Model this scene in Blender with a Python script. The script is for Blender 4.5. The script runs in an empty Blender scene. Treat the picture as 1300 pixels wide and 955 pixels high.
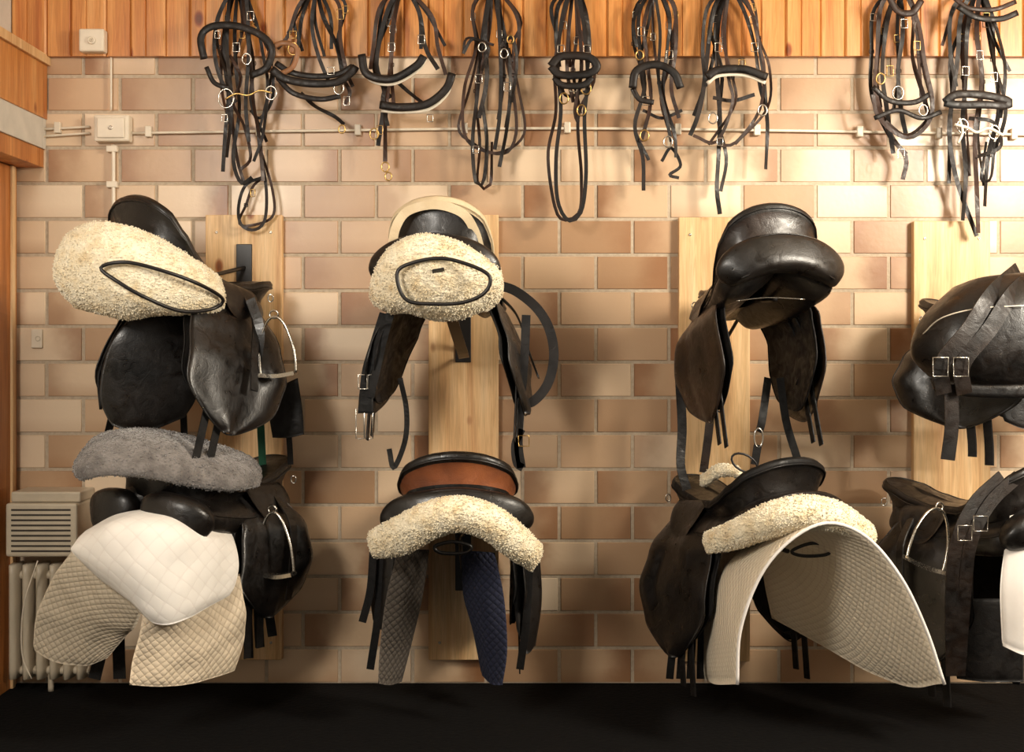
import bpy, math, random
from mathutils import Vector, Matrix, noise
random.seed(7)
F=1554.0; D=4.2; CX=650.0; CY=432.0; H=1.178
def P(px,py,d=0.0):
    s=(D-d)/F
    return Vector(((px-CX)*s,-d,H-(py-CY)*s))
def C(r,g,b):
    def f(c):
        c/=255.0
        return c/12.92 if c<=0.04045 else ((c+0.055)/1.055)**2.4
    return (f(r),f(g),f(b),1.0)
sc=bpy.context.scene
col=sc.collection
# ---------------------------------------------------------------- materials
def newmat(name):
    m=bpy.data.materials.new(name); m.use_nodes=True
    nt=m.node_tree; b=nt.nodes['Principled BSDF']
    return m,nt,b
def N(nt,t,**kw):
    n=nt.nodes.new(t)
    for k,v in kw.items():
        if k in n.inputs.keys(): n.inputs[k].default_value=v
        else: setattr(n,k,v)
    return n
def ramp(nt,stops):
    r=nt.nodes.new('ShaderNodeValToRGB'); e=r.color_ramp.elements
    while len(e)<len(stops): e.new(0.5)
    for i,(p,c) in enumerate(stops):
        e[i].position=p; e[i].color=c
    return r
def L(nt,a,b): nt.links.new(a,b)
def leather(name,c1,c2,rough=0.35,bump=0.15,scale=60,spec=0.5,coat=0.0):
    m,nt,b=newmat(name)
    tc=N(nt,'ShaderNodeTexCoord')
    n=N(nt,'ShaderNodeTexNoise',Scale=9.0,Detail=6.0)
    L(nt,tc.outputs['Object'],n.inputs['Vector'])
    r=ramp(nt,[(0.35,c1),(0.7,c2)])
    L(nt,n.outputs['Fac'],r.inputs[0]); L(nt,r.outputs[0],b.inputs['Base Color'])
    v=N(nt,'ShaderNodeTexVoronoi',Scale=float(scale*5))
    L(nt,tc.outputs['Object'],v.inputs['Vector'])
    cr=N(nt,'ShaderNodeTexNoise',Scale=26.0,Detail=5.0,Distortion=1.2)
    L(nt,tc.outputs['Object'],cr.inputs['Vector'])
    b0=N(nt,'ShaderNodeBump',Strength=0.35,Distance=0.004); L(nt,cr.outputs['Fac'],b0.inputs['Height'])
    bp=N(nt,'ShaderNodeBump',Strength=bump,Distance=0.002)
    L(nt,v.outputs['Distance'],bp.inputs['Height']); L(nt,b0.outputs[0],bp.inputs['Normal']); L(nt,bp.outputs[0],b.inputs['Normal'])
    r2=ramp(nt,[(0.3,(rough*0.75,)*3+(1,)),(0.72,(min(1,rough*1.7),)*3+(1,))])
    L(nt,cr.outputs['Fac'],r2.inputs[0]); L(nt,r2.outputs[0],b.inputs['Roughness'])
    b.inputs['Specular IOR Level'].default_value=spec
    b.inputs['Coat Weight'].default_value=coat; b.inputs['Coat Roughness'].default_value=0.22
    return m
M_blk=leather('leather_black',C(12,10,9),C(28,22,18),0.33,coat=.16)
M_blk2=leather('leather_black_matte',C(9,8,8),C(22,18,16),0.5,spec=.3)
M_brd=leather('bridle_leather',C(14,10,8),C(36,25,18),0.42,spec=.35)
M_brb=leather('bridle_leather_brown',C(36,22,14),C(68,41,26),0.42,spec=.35)
M_dbr=leather('leather_dark_brown',C(22,15,11),C(46,30,20),0.34,coat=.16)
M_br=leather('leather_chestnut',C(104,56,32),C(148,86,50),0.42)
M_crm=leather('leather_cream',C(205,182,146),C(224,205,170),0.45)
M_tan=leather('leather_tan',C(120,78,44),C(150,100,60),0.45)
def metal(name,c,rough=0.25):
    m,nt,b=newmat(name); b.inputs['Base Color'].default_value=c
    b.inputs['Metallic'].default_value=1.0
    n=N(nt,'ShaderNodeTexNoise',Scale=40.0); r=ramp(nt,[(0.3,(rough*.7,)*3+(1,)),(0.8,(rough*1.6,)*3+(1,))])
    L(nt,n.outputs['Fac'],r.inputs[0]); L(nt,r.outputs[0],b.inputs['Roughness'])
    return m
M_steel=metal('steel',C(205,200,190),0.22)
M_brass=metal('brass',C(190,155,95),0.28)
M_iron,nt,b=newmat('iron_black_paint'); b.inputs['Base Color'].default_value=C(26,22,20); b.inputs['Roughness'].default_value=0.4
def plain(name,c,rough=0.5,c2=None,bump=0.05,scale=14.0):
    m,nt,b=newmat(name)
    tc=N(nt,'ShaderNodeTexCoord'); n=N(nt,'ShaderNodeTexNoise',Scale=scale,Detail=6.0)
    L(nt,tc.outputs['Object'],n.inputs['Vector'])
    c2=c2 or tuple(x*0.85 for x in c[:3])+(1,)
    r=ramp(nt,[(0.3,c2),(0.7,c)]); L(nt,n.outputs['Fac'],r.inputs[0]); L(nt,r.outputs[0],b.inputs['Base Color'])
    b.inputs['Roughness'].default_value=rough
    bp=N(nt,'ShaderNodeBump',Strength=bump,Distance=0.01); L(nt,n.outputs['Fac'],bp.inputs['Height']); L(nt,bp.outputs[0],b.inputs['Normal'])
    return m
M_plastic=plain('plastic_ivory',C(228,214,192),0.4)
M_rad=plain('radiator_enamel',C(205,190,166),0.4)
M_slot=plain('slot_dark',C(60,50,40),0.6)
M_plaster=plain('plaster_wall',C(212,204,190),0.85)
M_floor=plain('rubber_floor',C(8,7,7),0.98,C(5,4,4),0.3,60.0)
M_floor.node_tree.nodes['Principled BSDF'].inputs['Specular IOR Level'].default_value=0.15
M_white=plain('white_leather',C(222,210,190),0.5)
M_green=plain('green_webbing',C(20,80,55),0.8)
def fleece(name,c1,c2,c3):
    m,nt,b=newmat(name)
    tc=N(nt,'ShaderNodeTexCoord'); v=N(nt,'ShaderNodeTexVoronoi',Scale=130.0); n=N(nt,'ShaderNodeTexNoise',Scale=24.0,Detail=6.0)
    L(nt,tc.outputs['Object'],v.inputs['Vector']); L(nt,tc.outputs['Object'],n.inputs['Vector'])
    r=ramp(nt,[(0.28,c3),(0.42,c2),(0.6,c1)]); L(nt,n.outputs['Fac'],r.inputs[0]); L(nt,r.outputs[0],b.inputs['Base Color'])
    b.inputs['Roughness'].default_value=0.95
    b.inputs['Sheen Weight'].default_value=0.5
    bp=N(nt,'ShaderNodeBump',Strength=0.5,Distance=0.004); L(nt,v.outputs['Distance'],bp.inputs['Height']); L(nt,bp.outputs[0],b.inputs['Normal'])
    return m
M_fl=fleece('sheepskin_cream',C(252,240,212),C(244,227,192),C(228,204,162))
M_flg=fleece('sheepskin_grey',C(128,122,118),C(108,102,98),C(88,82,80))
def quilt(name,c1,c2,sc_=42.0,strength=0.9):
    m,nt,b=newmat(name)
    uv=N(nt,'ShaderNodeUVMap'); sp=N(nt,'ShaderNodeSeparateXYZ'); L(nt,uv.outputs[0],sp.inputs[0])
    def mth(op,a,bb=None):
        k=N(nt,'ShaderNodeMath',operation=op)
        if hasattr(a,'links'): L(nt,a,k.inputs[0])
        else: k.inputs[0].default_value=a
        if bb is not None:
            if hasattr(bb,'links'): L(nt,bb,k.inputs[1])
            else: k.inputs[1].default_value=bb
        return k.outputs[0]
    s=mth('ADD',sp.outputs[0],sp.outputs[1]); d=mth('SUBTRACT',sp.outputs[0],sp.outputs[1])
    a=mth('ABSOLUTE',mth('SINE',mth('MULTIPLY',s,sc_*2))); c=mth('ABSOLUTE',mth('SINE',mth('MULTIPLY',d,sc_*2)))
    h=mth('POWER',mth('MULTIPLY',a,c),0.5)
    bp=N(nt,'ShaderNodeBump',Strength=strength,Distance=0.004); L(nt,h,bp.inputs['Height']); L(nt,bp.outputs[0],b.inputs['Normal'])
    r=ramp(nt,[(0.0,c2),(0.4,c1)]); L(nt,h,r.inputs[0]); L(nt,r.outputs[0],b.inputs['Base Color'])
    b.inputs['Roughness'].default_value=0.9
    return m
M_qw=quilt('quilted_cotton_white',C(238,224,200),C(220,200,172),62.0,.7)
M_qb=quilt('quilted_cotton_beige',C(222,204,178),C(202,180,150),62.0,.7)
M_qb2=quilt('quilted_cotton_greybeige',C(198,184,162),C(174,158,136),62.0,.7)
M_qs=quilt('quilted_cotton_cover',C(244,238,230),C(236,228,220),26.0,.22)
M_qn=quilt('quilted_cotton_navy',C(26,30,52),C(14,16,30),62.0)
M_qg=quilt('quilted_cotton_grey',C(84,76,68),C(52,46,40),62.0)
M_cloth=plain('white_cotton_cloth',C(246,240,234),0.9,C(236,228,220),0.15,9.0)
def wood(name,cs,sx=22.0,sz=1.1,knots=True,rough=0.5):
    m,nt,b=newmat(name)
    tc=N(nt,'ShaderNodeTexCoord'); mp=N(nt,'ShaderNodeMapping'); mp.inputs['Scale'].default_value=(sx,sx,sz)
    at=N(nt,'ShaderNodeAttribute',attribute_name='rnd')
    add=N(nt,'ShaderNodeVectorMath',operation='ADD'); L(nt,tc.outputs['Object'],add.inputs[0])
    ml=N(nt,'ShaderNodeVectorMath',operation='SCALE'); ml.inputs['Scale'].default_value=7.0
    L(nt,at.outputs['Color'],ml.inputs[0]); L(nt,ml.outputs[0],add.inputs[1])
    L(nt,add.outputs[0],mp.inputs[0])
    n=N(nt,'ShaderNodeTexNoise',Scale=1.0,Detail=7.0,Distortion=0.6); n.inputs['Roughness'].default_value=0.6
    L(nt,mp.outputs[0],n.inputs['Vector'])
    w=N(nt,'ShaderNodeTexNoise',Scale=5.0,Detail=3.0,Distortion=1.5); L(nt,mp.outputs[0],w.inputs['Vector'])
    r=ramp(nt,[(0.3,cs[0]),(0.5,cs[1]),(0.72,cs[2])]); L(nt,n.outputs['Fac'],r.inputs[0])
    mx=N(nt,'ShaderNodeMixRGB',blend_type='MULTIPLY'); mx.inputs[0].default_value=0.5
    r2=ramp(nt,[(0.35,(0.62,0.55,0.48,1)),(0.6,(1,1,1,1))]); L(nt,w.outputs['Fac'],r2.inputs[0])
    L(nt,r.outputs[0],mx.inputs[1]); L(nt,r2.outputs[0],mx.inputs[2])
    out=mx.outputs[0]
    if knots:
        mp2=N(nt,'ShaderNodeMapping'); mp2.inputs['Scale'].default_value=(7.5,7.5,4.2); L(nt,add.outputs[0],mp2.inputs[0])
        v=N(nt,'ShaderNodeTexVoronoi',Scale=1.0); L(nt,mp2.outputs[0],v.inputs['Vector'])
        rk=ramp(nt,[(0.05,C(120,70,35)),(0.09,C(170,110,62)),(0.14,(1,1,1,1))]); L(nt,v.outputs['Distance'],rk.inputs[0])
        m2=N(nt,'ShaderNodeMixRGB',blend_type='MULTIPLY'); m2.inputs[0].default_value=0.9
        L(nt,out,m2.inputs[1]); L(nt,rk.outputs[0],m2.inputs[2]); out=m2.outputs[0]
    L(nt,out,b.inputs['Base Color']); b.inputs['Roughness'].default_value=rough
    bp=N(nt,'ShaderNodeBump',Strength=0.1,Distance=0.003); L(nt,w.outputs['Fac'],bp.inputs['Height']); L(nt,bp.outputs[0],b.inputs['Normal'])
    return m
M_pine=wood('pine_board',[C(204,154,102),C(224,184,132),C(236,204,158)])
M_panel=wood('pine_varnished_panel',[C(180,104,46),C(206,138,72),C(222,164,102)],rough=0.35)
M_trim=wood('pine_trim',[C(166,98,44),C(196,125,64),C(216,150,88)],rough=0.4)
def tilemat():
    m,nt,b=newmat('clinker_tile')
    at=N(nt,'ShaderNodeAttribute',attribute_name='rnd'); sp=N(nt,'ShaderNodeSeparateColor'); L(nt,at.outputs['Color'],sp.inputs[0])
    r=ramp(nt,[(0.0,C(168,132,98)),(0.3,C(194,160,126)),(0.65,C(212,183,150)),(1.0,C(230,208,180))]); L(nt,sp.outputs[0],r.inputs[0])
    uv=N(nt,'ShaderNodeUVMap'); s2=N(nt,'ShaderNodeSeparateXYZ'); L(nt,uv.outputs[0],s2.inputs[0])
    tc=N(nt,'ShaderNodeTexCoord'); n=N(nt,'ShaderNodeTexNoise',Scale=7.0,Detail=4.0); L(nt,tc.outputs['Object'],n.inputs['Vector'])
    a=N(nt,'ShaderNodeMath',operation='MULTIPLY_ADD'); L(nt,n.outputs['Fac'],a.inputs[0]); a.inputs[1].default_value=0.8; L(nt,s2.outputs[0],a.inputs[2])
    rr=ramp(nt,[(0.40,(1,1,1,1)),(0.95,(0,0,0,1))]); rr.color_ramp.interpolation='EASE'; L(nt,a.outputs[0],rr.inputs[0])
    k=N(nt,'ShaderNodeMath',operation='MULTIPLY'); L(nt,rr.outputs[0],k.inputs[0]); L(nt,sp.outputs[1],k.inputs[1])
    mx=N(nt,'ShaderNodeMixRGB',blend_type='MIX'); L(nt,k.outputs[0],mx.inputs[0]); L(nt,r.outputs[0],mx.inputs[1]); mx.inputs[2].default_value=C(144,100,66)
    rv=ramp(nt,[(0.0,(.55,.55,.55,1)),(0.45,(0,0,0,1))]); L(nt,s2.outputs[1],rv.inputs[0])
    k2=N(nt,'ShaderNodeMath',operation='MULTIPLY'); L(nt,rv.outputs[0],k2.inputs[0]); L(nt,sp.outputs[2],k2.inputs[1])
    mx2=N(nt,'ShaderNodeMixRGB',blend_type='MIX'); L(nt,k2.outputs[0],mx2.inputs[0]); L(nt,mx.outputs[0],mx2.inputs[1]); mx2.inputs[2].default_value=C(156,114,78)
    L(nt,mx2.outputs[0],b.inputs['Base Color'])
    b.inputs['Roughness'].default_value=0.36
    n2=N(nt,'ShaderNodeTexNoise',Scale=60.0,Detail=4.0); L(nt,tc.outputs['Object'],n2.inputs['Vector'])
    bp=N(nt,'ShaderNodeBump',Strength=0.08,Distance=0.005); L(nt,n2.outputs['Fac'],bp.inputs['Height']); L(nt,bp.outputs[0],b.inputs['Normal'])
    return m
M_tile=tilemat()
M_mortar=plain('mortar',C(190,174,152),0.9,C(174,156,134),0.2,80.0)
# ---------------------------------------------------------------- mesh helpers
def group(name,loc):
    e=bpy.data.objects.new(name,None); e.location=loc; e.empty_display_size=0.1
    col.objects.link(e); return e
def mk(name,verts,faces,mats,parent=None,smooth=True,uvs=None,cols=None,midx=None):
    me=bpy.data.meshes.new(name)
    o=Vector((0,0,0)) if parent is None else parent.location
    me.from_pydata([tuple(Vector(v)-o) for v in verts],[],faces)
    if not isinstance(mats,(list,tuple)): mats=[mats]
    for m in mats: me.materials.append(m)
    if smooth: me.polygons.foreach_set('use_smooth',[True]*len(me.polygons))
    if midx: me.polygons.foreach_set('material_index',midx)
    if uvs:
        ul=me.uv_layers.new(name='UVMap')
        for l in me.loops: ul.data[l.index].uv=uvs[l.vertex_index]
    if cols:
        ca=me.color_attributes.new('rnd','FLOAT_COLOR','POINT')
        for i,c in enumerate(cols): ca.data[i].color=c
    me.update()
    ob=bpy.data.objects.new(name,me); col.objects.link(ob)
    if parent: ob.parent=parent
    return ob
def crom(pts,n=None,per=6,closed=False):
    pts=[Vector(p) for p in pts]; k=len(pts)
    if k==2 and not closed:
        m=n or per+1
        return [pts[0].lerp(pts[1],i/(m-1)) for i in range(m)]
    out=[]; segs=k if closed else k-1
    tot=n if n else segs*per+(0 if closed else 1)
    cum=[0.0]
    for i in range(segs): cum.append(cum[-1]+max(1e-6,(pts[(i+1)%k]-pts[i]).length))
    T=cum[-1]
    for j in range(tot):
        t=T*j/(tot if closed else tot-1)
        i=0
        while i<segs-1 and cum[i+1]<t: i+=1
        u=min(1,max(0,(t-cum[i])/(cum[i+1]-cum[i])))
        if closed: p0,p1,p2,p3=pts[(i-1)%k],pts[i],pts[(i+1)%k],pts[(i+2)%k]
        else:
            p1,p2=pts[i],pts[i+1]
            p0=pts[i-1] if i>0 else p1*2-p2
            p3=pts[i+2] if i+2<k else p2*2-p1
        out.append(0.5*((2*p1)+(p2-p0)*u+(2*p0-5*p1+4*p2-p3)*u*u+(3*p1-p0-3*p2+p3)*u**3))
    return out
def sweep(name,pts,w,th,mat,parent=None,kind='rect',ref=(0,-1,0),closed=False,per=6,wfun=None,raw=False,twist=0.0):
    q=pts if raw else crom(pts,per=per,closed=closed)
    n=len(q); ref=Vector(ref).normalized(); V=[];Fc=[]; prev=None
    if kind=='rect': sec=[(-.5,-.15),(-.42,-.5),(.42,-.5),(.5,-.15),(.5,.5),(-.5,.5)]
    elif kind=='pad': sec=[(0.5*math.cos(a)*1.0,0.5*math.sin(a)) for a in [i*math.pi/5 for i in range(10)]]
    elif kind=='fat': sec=[(0.5*math.copysign(abs(math.cos(a))**.62,math.cos(a)),0.5*math.copysign(abs(math.sin(a))**.62,math.sin(a))) for a in [i*math.pi/12 for i in range(24)]]
    else: sec=[(0.5*math.cos(i*math.pi/4),0.5*math.sin(i*math.pi/4)) for i in range(8)]
    m=len(sec)
    for i in range(n):
        a=q[(i-1)%n] if (closed or i>0) else q[i]; b=q[(i+1)%n] if (closed or i<n-1) else q[i]
        T=(b-a); T=T.normalized() if T.length>1e-9 else Vector((0,0,-1))
        s=T.cross(ref)
        if s.length<0.25:
            s=prev-T*prev.dot(T) if prev is not None else T.cross(Vector((0.3,0.2,1)))
        s.normalize()
        if prev is not None and s.dot(prev)<0: s=-s
        prev=s.copy(); nn=s.cross(T).normalized()
        if twist:
            ang=twist*math.sin(i*0.35+twist*9); s,nn=s*math.cos(ang)+nn*math.sin(ang),nn*math.cos(ang)-s*math.sin(ang)
        f=wfun(i/(n-1)) if wfun else 1.0
        for (x,y) in sec: V.append(q[i]+s*(x*w*f)+nn*(y*th*(f if kind!='rect' else 1)))
    R=n if closed else n-1
    for i in range(R):
        for j in range(m):
            Fc.append((i*m+j,i*m+(j+1)%m,((i+1)%n)*m+(j+1)%m,((i+1)%n)*m+j))
    if not closed:
        Fc.append(tuple(range(m-1,-1,-1))); Fc.append(tuple((n-1)*m+j for j in range(m)))
    return mk(name,V,Fc,mat,parent,smooth=(kind!='rect'))
def pxs(lst,d):
    out=[]
    for p in lst: out.append(P(p[0],p[1],p[2] if len(p)>2 else d))
    return out
def strap(name,lst,d,wpx,mat,parent,th=0.005,kind='rect',**k):
    return sweep(name,pxs(lst,d),wpx/375.0,th,mat,parent,kind,**k)
def tube(name,lst,d,rmm,mat,parent,**k):
    return sweep(name,pxs(lst,d),rmm*.002,rmm*.002,mat,parent,'tube',**k)
def box(name,a,b,mat,parent=None,bev=0.003,cols=None):
    x0,x1=sorted((a[0],b[0]));y0,y1=sorted((a[1],b[1]));z0,z1=sorted((a[2],b[2]))
    V=[(x,y,z) for x in (x0,x1) for y in (y0,y1) for z in (z0,z1)]
    Fc=[(0,1,3,2),(4,6,7,5),(0,4,5,1),(2,3,7,6),(0,2,6,4),(1,5,7,3)]
    r=(random.random(),random.random(),random.random(),1)
    ob=mk(name,V,Fc,mat,parent,smooth=False,cols=[r]*8)
    if bev:
        md=ob.modifiers.new('bevel','BEVEL'); md.width=bev; md.segments=2
    return ob
def fbm(p,f):
    return noise.noise(p*f)*0.6+noise.noise(p*f*2.1)*0.4
def patch(name,rows,mat,parent,th=0.006,nu=24,nv=32,edge=0.12,fl=0.0,flf=80.0,raw=False,tufts=0,tl=0.0038,power=0.5,wr=0.0,wf=9.0):
    R=[crom(r if raw else pxs(r,0),n=nv) for r in rows]
    cols_=[crom([r[j] for r in R],n=nu) for j in range(nv)]
    G=[[cols_[j][i] for j in range(nv)] for i in range(nu)]
    lu=sum((G[i+1][nv//2]-G[i][nv//2]).length for i in range(nu-1)); lv=sum((G[nu//2][j+1]-G[nu//2][j]).length for j in range(nv-1))
    V=[];U=[];nr=[]
    for side in (1,-1):
        for i in range(nu):
            for j in range(nv):
                p=G[i][j]
                du=G[min(i+1,nu-1)][j]-G[max(i-1,0)][j]; dv=G[i][min(j+1,nv-1)]-G[i][max(j-1,0)]
                nn=du.cross(dv)
                nn=nn.normalized() if nn.length>1e-12 else Vector((0,-1,0))
                if side==1: nr.append(nn)
                u=i/(nu-1);v=j/(nv-1)
                e=min(min(u,1-u)*lu,min(v,1-v)*lv)/(edge*min(lu,lv))
                if power==2: e1=min(1,e); h=th/2*math.sqrt(max(0,1-(1-e1)**2))
                else: h=th/2*(min(1,e)**power)
                off=nn*(side*h)
                if fl:
                    q=p*1.0+nn*(side*0.03)
                    off+=nn*(side*fl*min(1,e*2+0.3)*(1-2.2*abs(fbm(q,flf)))) 
                if wr: off+=nn*(wr*fbm(p,wf))
                V.append(p+off); U.append((v*lv,u*lu))
    Fc=[];n1=nu*nv
    for i in range(nu-1):
        for j in range(nv-1):
            a=i*nv+j
            Fc.append((a,a+nv,a+nv+1,a+1)); Fc.append((n1+a,n1+a+1,n1+a+nv+1,n1+a+nv))
    for i in range(nu-1):
        a=i*nv; Fc.append((a,n1+a,n1+a+nv,a+nv)); a=i*nv+nv-1; Fc.append((a,a+nv,n1+a+nv,n1+a))
    for j in range(nv-1):
        a=j; Fc.append((a,a+1,n1+a+1,n1+a)); a=(nu-1)*nv+j; Fc.append((a,n1+a,n1+a+1,a+1))
    if tufts:
        for t in range(tufts):
            side=random.choice((0,0,1)); k=random.randrange(n1)
            p=V[side*n1+k]; nn=nr[k]*(1 if side==0 else -1)
            jit=Vector((random.uniform(-1,1),random.uniform(-1,1),random.uniform(-1,1)))
            dr=(nn*0.8+jit*0.9).normalized(); sd=dr.cross(jit).normalized(); s2=dr.cross(sd).normalized()
            l=tl*random.uniform(.6,1.2); c=p+jit*0.003-nn*0.002; rr_=0.0021
            b0=len(V)
            mid=c+dr*l*.55+nn*0.001; tip=c+dr*l*.8+s2*l*.5
            V+=[c+sd*rr_,c-sd*rr_*.5+s2*rr_,c-sd*rr_*.5-s2*rr_, mid+sd*rr_,mid-sd*rr_*.5+s2*rr_,mid-sd*rr_*.5-s2*rr_, tip]; U+=[(0,0)]*7
            Fc+=[(b0,b0+1,b0+4,b0+3),(b0+1,b0+2,b0+5,b0+4),(b0+2,b0,b0+3,b0+5),(b0+3,b0+4,b0+6),(b0+4,b0+5,b0+6),(b0+5,b0+3,b0+6)]
    return mk(name,V,Fc,mat,parent,uvs=U)
def ring(name,c,r,t,mat,parent,sx=1.0,sz=1.0,rot=0.0,yaw=0.0):
    pts=[]
    for i in range(16):
        a=i*math.tau/16; x=r*sx*math.cos(a); z=r*sz*math.sin(a)
        x,z=x*math.cos(rot)-z*math.sin(rot),x*math.sin(rot)+z*math.cos(rot)
        pts.append(c+Vector((x*math.cos(yaw),x*math.sin(yaw),z)))
    return sweep(name,pts,t,t,mat,parent,'tube',closed=True,raw=True,ref=(math.sin(yaw),-math.cos(yaw),0))
def buckle(name,px,py,d,w,h,mat,parent,rot=0.0):
    c=P(px,py,d); s=1/375.0
    pts=[Vector((x*w*s/2,0,z*h*s/2)) for x,z in ((-1,-1),(0,-1),(1,-1),(1,0),(1,1),(0,1),(-1,1),(-1,0))]
    pts=[c+Vector((p.x*math.cos(rot)-p.z*math.sin(rot),0,p.x*math.sin(rot)+p.z*math.cos(rot))) for p in pts]
    return sweep(name,pts,0.0032,0.0032,mat,parent,'tube',closed=True,raw=True)
# ---------------------------------------------------------------- room shell
TW=93/370.0; TH=45.4/370.0
def tiles():
    V=[];Fc=[];U=[];Cc=[];mi=[]
    x0=P(18,0).x; x1=2.6; ztop=2.36; 
    base=P(0,460).z
    g=0.0044
    r0=int(math.floor((0-base)/TH)); r1=int(math.ceil((ztop-base)/TH))
    xr=P(710,0).x
    for r in range(r0,r1):
        za=base+r*TH; zb=za+TH
        za_=max(za+g,0.0); zb_=zb-g
        if zb_<=za_: continue
        off=xr+(0 if (r%2) else TW/2)
        k0=int(math.floor((x0-off)/TW)); k1=int(math.ceil((x1-off)/TW))
        for k in range(k0,k1+1):
            xa=max(off+k*TW+g,x0); xb=min(off+(k+1)*TW-g,x1)
            if xb-xa<0.01: continue
            c=(random.random(),random.random()**.8,random.random()**2,1)
            b=len(V); e=0.003
            flip=random.random()<0.3
            for (xx,zz,yy) in ((xa,za_,0.006),(xb,za_,0.006),(xb,zb_,0.006),(xa,zb_,0.006),(xa+e,za_+e,0),(xb-e,za_+e,0),(xb-e,zb_-e,0),(xa+e,zb_-e,0)):
                V.append((xx,yy+random.uniform(-.0003,.0003),zz)); u=(xx-xa)/(xb-xa); U.append((1-u if flip else u,(zz-za_)/(zb_-za_))); Cc.append(c)
            Fc+=[(b+4,b+5,b+6,b+7),(b,b+1,b+5,b+4),(b+1,b+2,b+6,b+5),(b+2,b+3,b+7,b+6),(b+3,b,b+4,b+7)]; mi+=[0]*5
    b=len(V)
    for p in ((x0-.1,.004,-.0),(x1,.004,-.0),(x1,.004,2.75),(x0-.1,.004,2.75),(x0-.1,.15,-.0),(x1,.15,-.0),(x1,.15,2.75),(x0-.1,.15,2.75)):
        V.append(p);U.append((0,0));Cc.append((0,0,0,1))
    Fc+=[(b,b+1,b+2,b+3),(b+5,b+4,b+7,b+6),(b,b+3,b+7,b+4),(b+1,b+5,b+6,b+2),(b+3,b+2,b+6,b+7),(b,b+4,b+5,b+1)]; mi+=[1]*6
    mk('wall_back',V,Fc,[M_tile,M_mortar],None,False,uvs=U,cols=Cc,midx=mi)
tiles()
XL=P(18,0).x
box('floor',(XL-.2,-6,-.1),(2.8,.15,0),M_floor,None,0)
box('ceiling',(XL-.2,-6,2.75),(2.8,.15,2.85),M_plaster,None,0)
box('wall_left',(XL-.2,-6,0),(XL,0.004,2.75),M_plaster,None,0)
box('wall_right',(2.6,-6,0),(2.8,0.15,2.75),M_plaster,None,0)
g=group('trim_panelling',P(650,30,0.02))
zb=P(0,71,0.03).z
x=XL+.002; i=0
while x<2.55:
    w=0.118
    if i%2==1: w=0.085
    x2=min(x+w,2.6)
    r=(random.random(),random.random(),random.random(),1)
    b=0.006; yf=-0.03 if i%2==0 else -0.026
    V=[];prof=[(x,-.004),(x,yf+b),(x+b,yf),(x+w*.42,yf),(x+w*.42+.003,yf+.004),(x+w*.42+.006,yf),(x2-b,yf),(x2,yf+b),(x2,-.004)]
    if i%2==1: prof=[(x,-.004),(x,yf+b),(x+b,yf),(x2-b,yf),(x2,yf+b),(x2,-.004)]
    m=len(prof)
    for z in (zb,2.74):
        for (a,c) in prof: V.append((a,c,z))
    Fc=[(j,j+1,m+j+1,m+j) for j in range(m-1)]+[tuple(range(m))[::-1],tuple(range(m,2*m))]
    mk('plank_%d'%i,V,Fc,M_panel,g,False,cols=[r]*len(V))
    x=x2; i+=1
g=group('trim_soffit',P(30,150,0.2))
XS=P(60,0).x
for nm,ya,yb2,xo,mat in (('fascia_wood',84,152,XS,M_panel),('ledge_top',72,84,XS+.012,M_pine),('plaster_band',152,190,XS-.004,M_plaster),('beam_lower',190,213,XS-.012,M_trim)):
    box(nm,(XL,-2.2,P(0,yb2).z),(xo,-.032,P(0,ya).z),mat,g,0.002)
    box(nm+'_end',(XL,-.032,P(0,yb2).z),(xo,-.001,min(P(0,ya).z,zb-.001)),mat,g,0.0)
g=group('door_frame',P(8,540,0.1))
box('casing',(XL+.001,-.16,0.001),(XL+.014,-.012,P(0,214).z),M_trim,g,0.002)
box('casing_bead',(XL+.014,-.07,0.001),(XL+.024,-.045,P(0,214).z),M_pine,g,0.002)
def board(xa,xb,ya,yb):
    a=P(xa,ya,.03);b=P(xb,yb,.03)
    g=group('wooden_mounting_board',((a.x+b.x)/2,-.015,(a.z+b.z)/2))
    box('plank',(a.x,-.001,a.z),(b.x,-.032,b.z),M_pine,g,0.002)
    for py in (ya+22,yb-22):
        for px in (xa+14,xb-14):
            c=P(px,py,.032); ring('screw',c+Vector((0,-.0015,0)),.003,.004,M_steel,g)
board(261,358,273,838);board(544,633,273,838);board(862,952,276,840);board(1160,1257,281,838)
g=group('electrical_conduit',P(400,168,.015))
tube('pipe_main',[(167,169),(400,166),(700,163),(1000,166),(1300,171),(1360,172)],.014,5,M_plastic,g)
tube('pipe_left_upper',[(56,164),(114,161)],.014,4.5,M_plastic,g)
tube('pipe_left_lower',[(56,173),(114,169)],.014,4.5,M_plastic,g)
tube('pipe_top',[(141,73,.012),(141,110,.012),(141,140,.012)],.014,4,M_plastic,g)
tube('pipe_down',[(144,184),(144,200),(144,300)],.014,7,M_plastic,g)
for px,py in ((75,163),(190,168),(330,167),(455,166),(590,164),(720,163),(860,165),(960,166),(1090,168),(1190,170),(1285,171)):
    a=P(px-4,py-7,0);b=P(px+4,py+7,0); box('clip',(a.x,-.001,a.z),(b.x,-.022,b.z),M_plastic,g,.003)
for py in (190,235): 
    a=P(137,py-4,0);b=P(151,py+4,0); box('clip',(a.x,-.001,a.z),(b.x,-.022,b.z),M_plastic,g,.003)
g=group('junction_box',P(140,161,.02))
a=P(118,145,.05);b=P(163,179,.05); box('housing',(a.x,-.001,a.z),(b.x,-.045,b.z),M_plastic,g,.006)
a=P(123,149,.05);b=P(158,175,.05); box('lid',(a.x,-.045,a.z),(b.x,-.052,b.z),M_plastic,g,.004)
ring('screw',P(140,162,.053),.006,.004,M_steel,g)
g=group('light_switch',P(116,50,.05))
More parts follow.
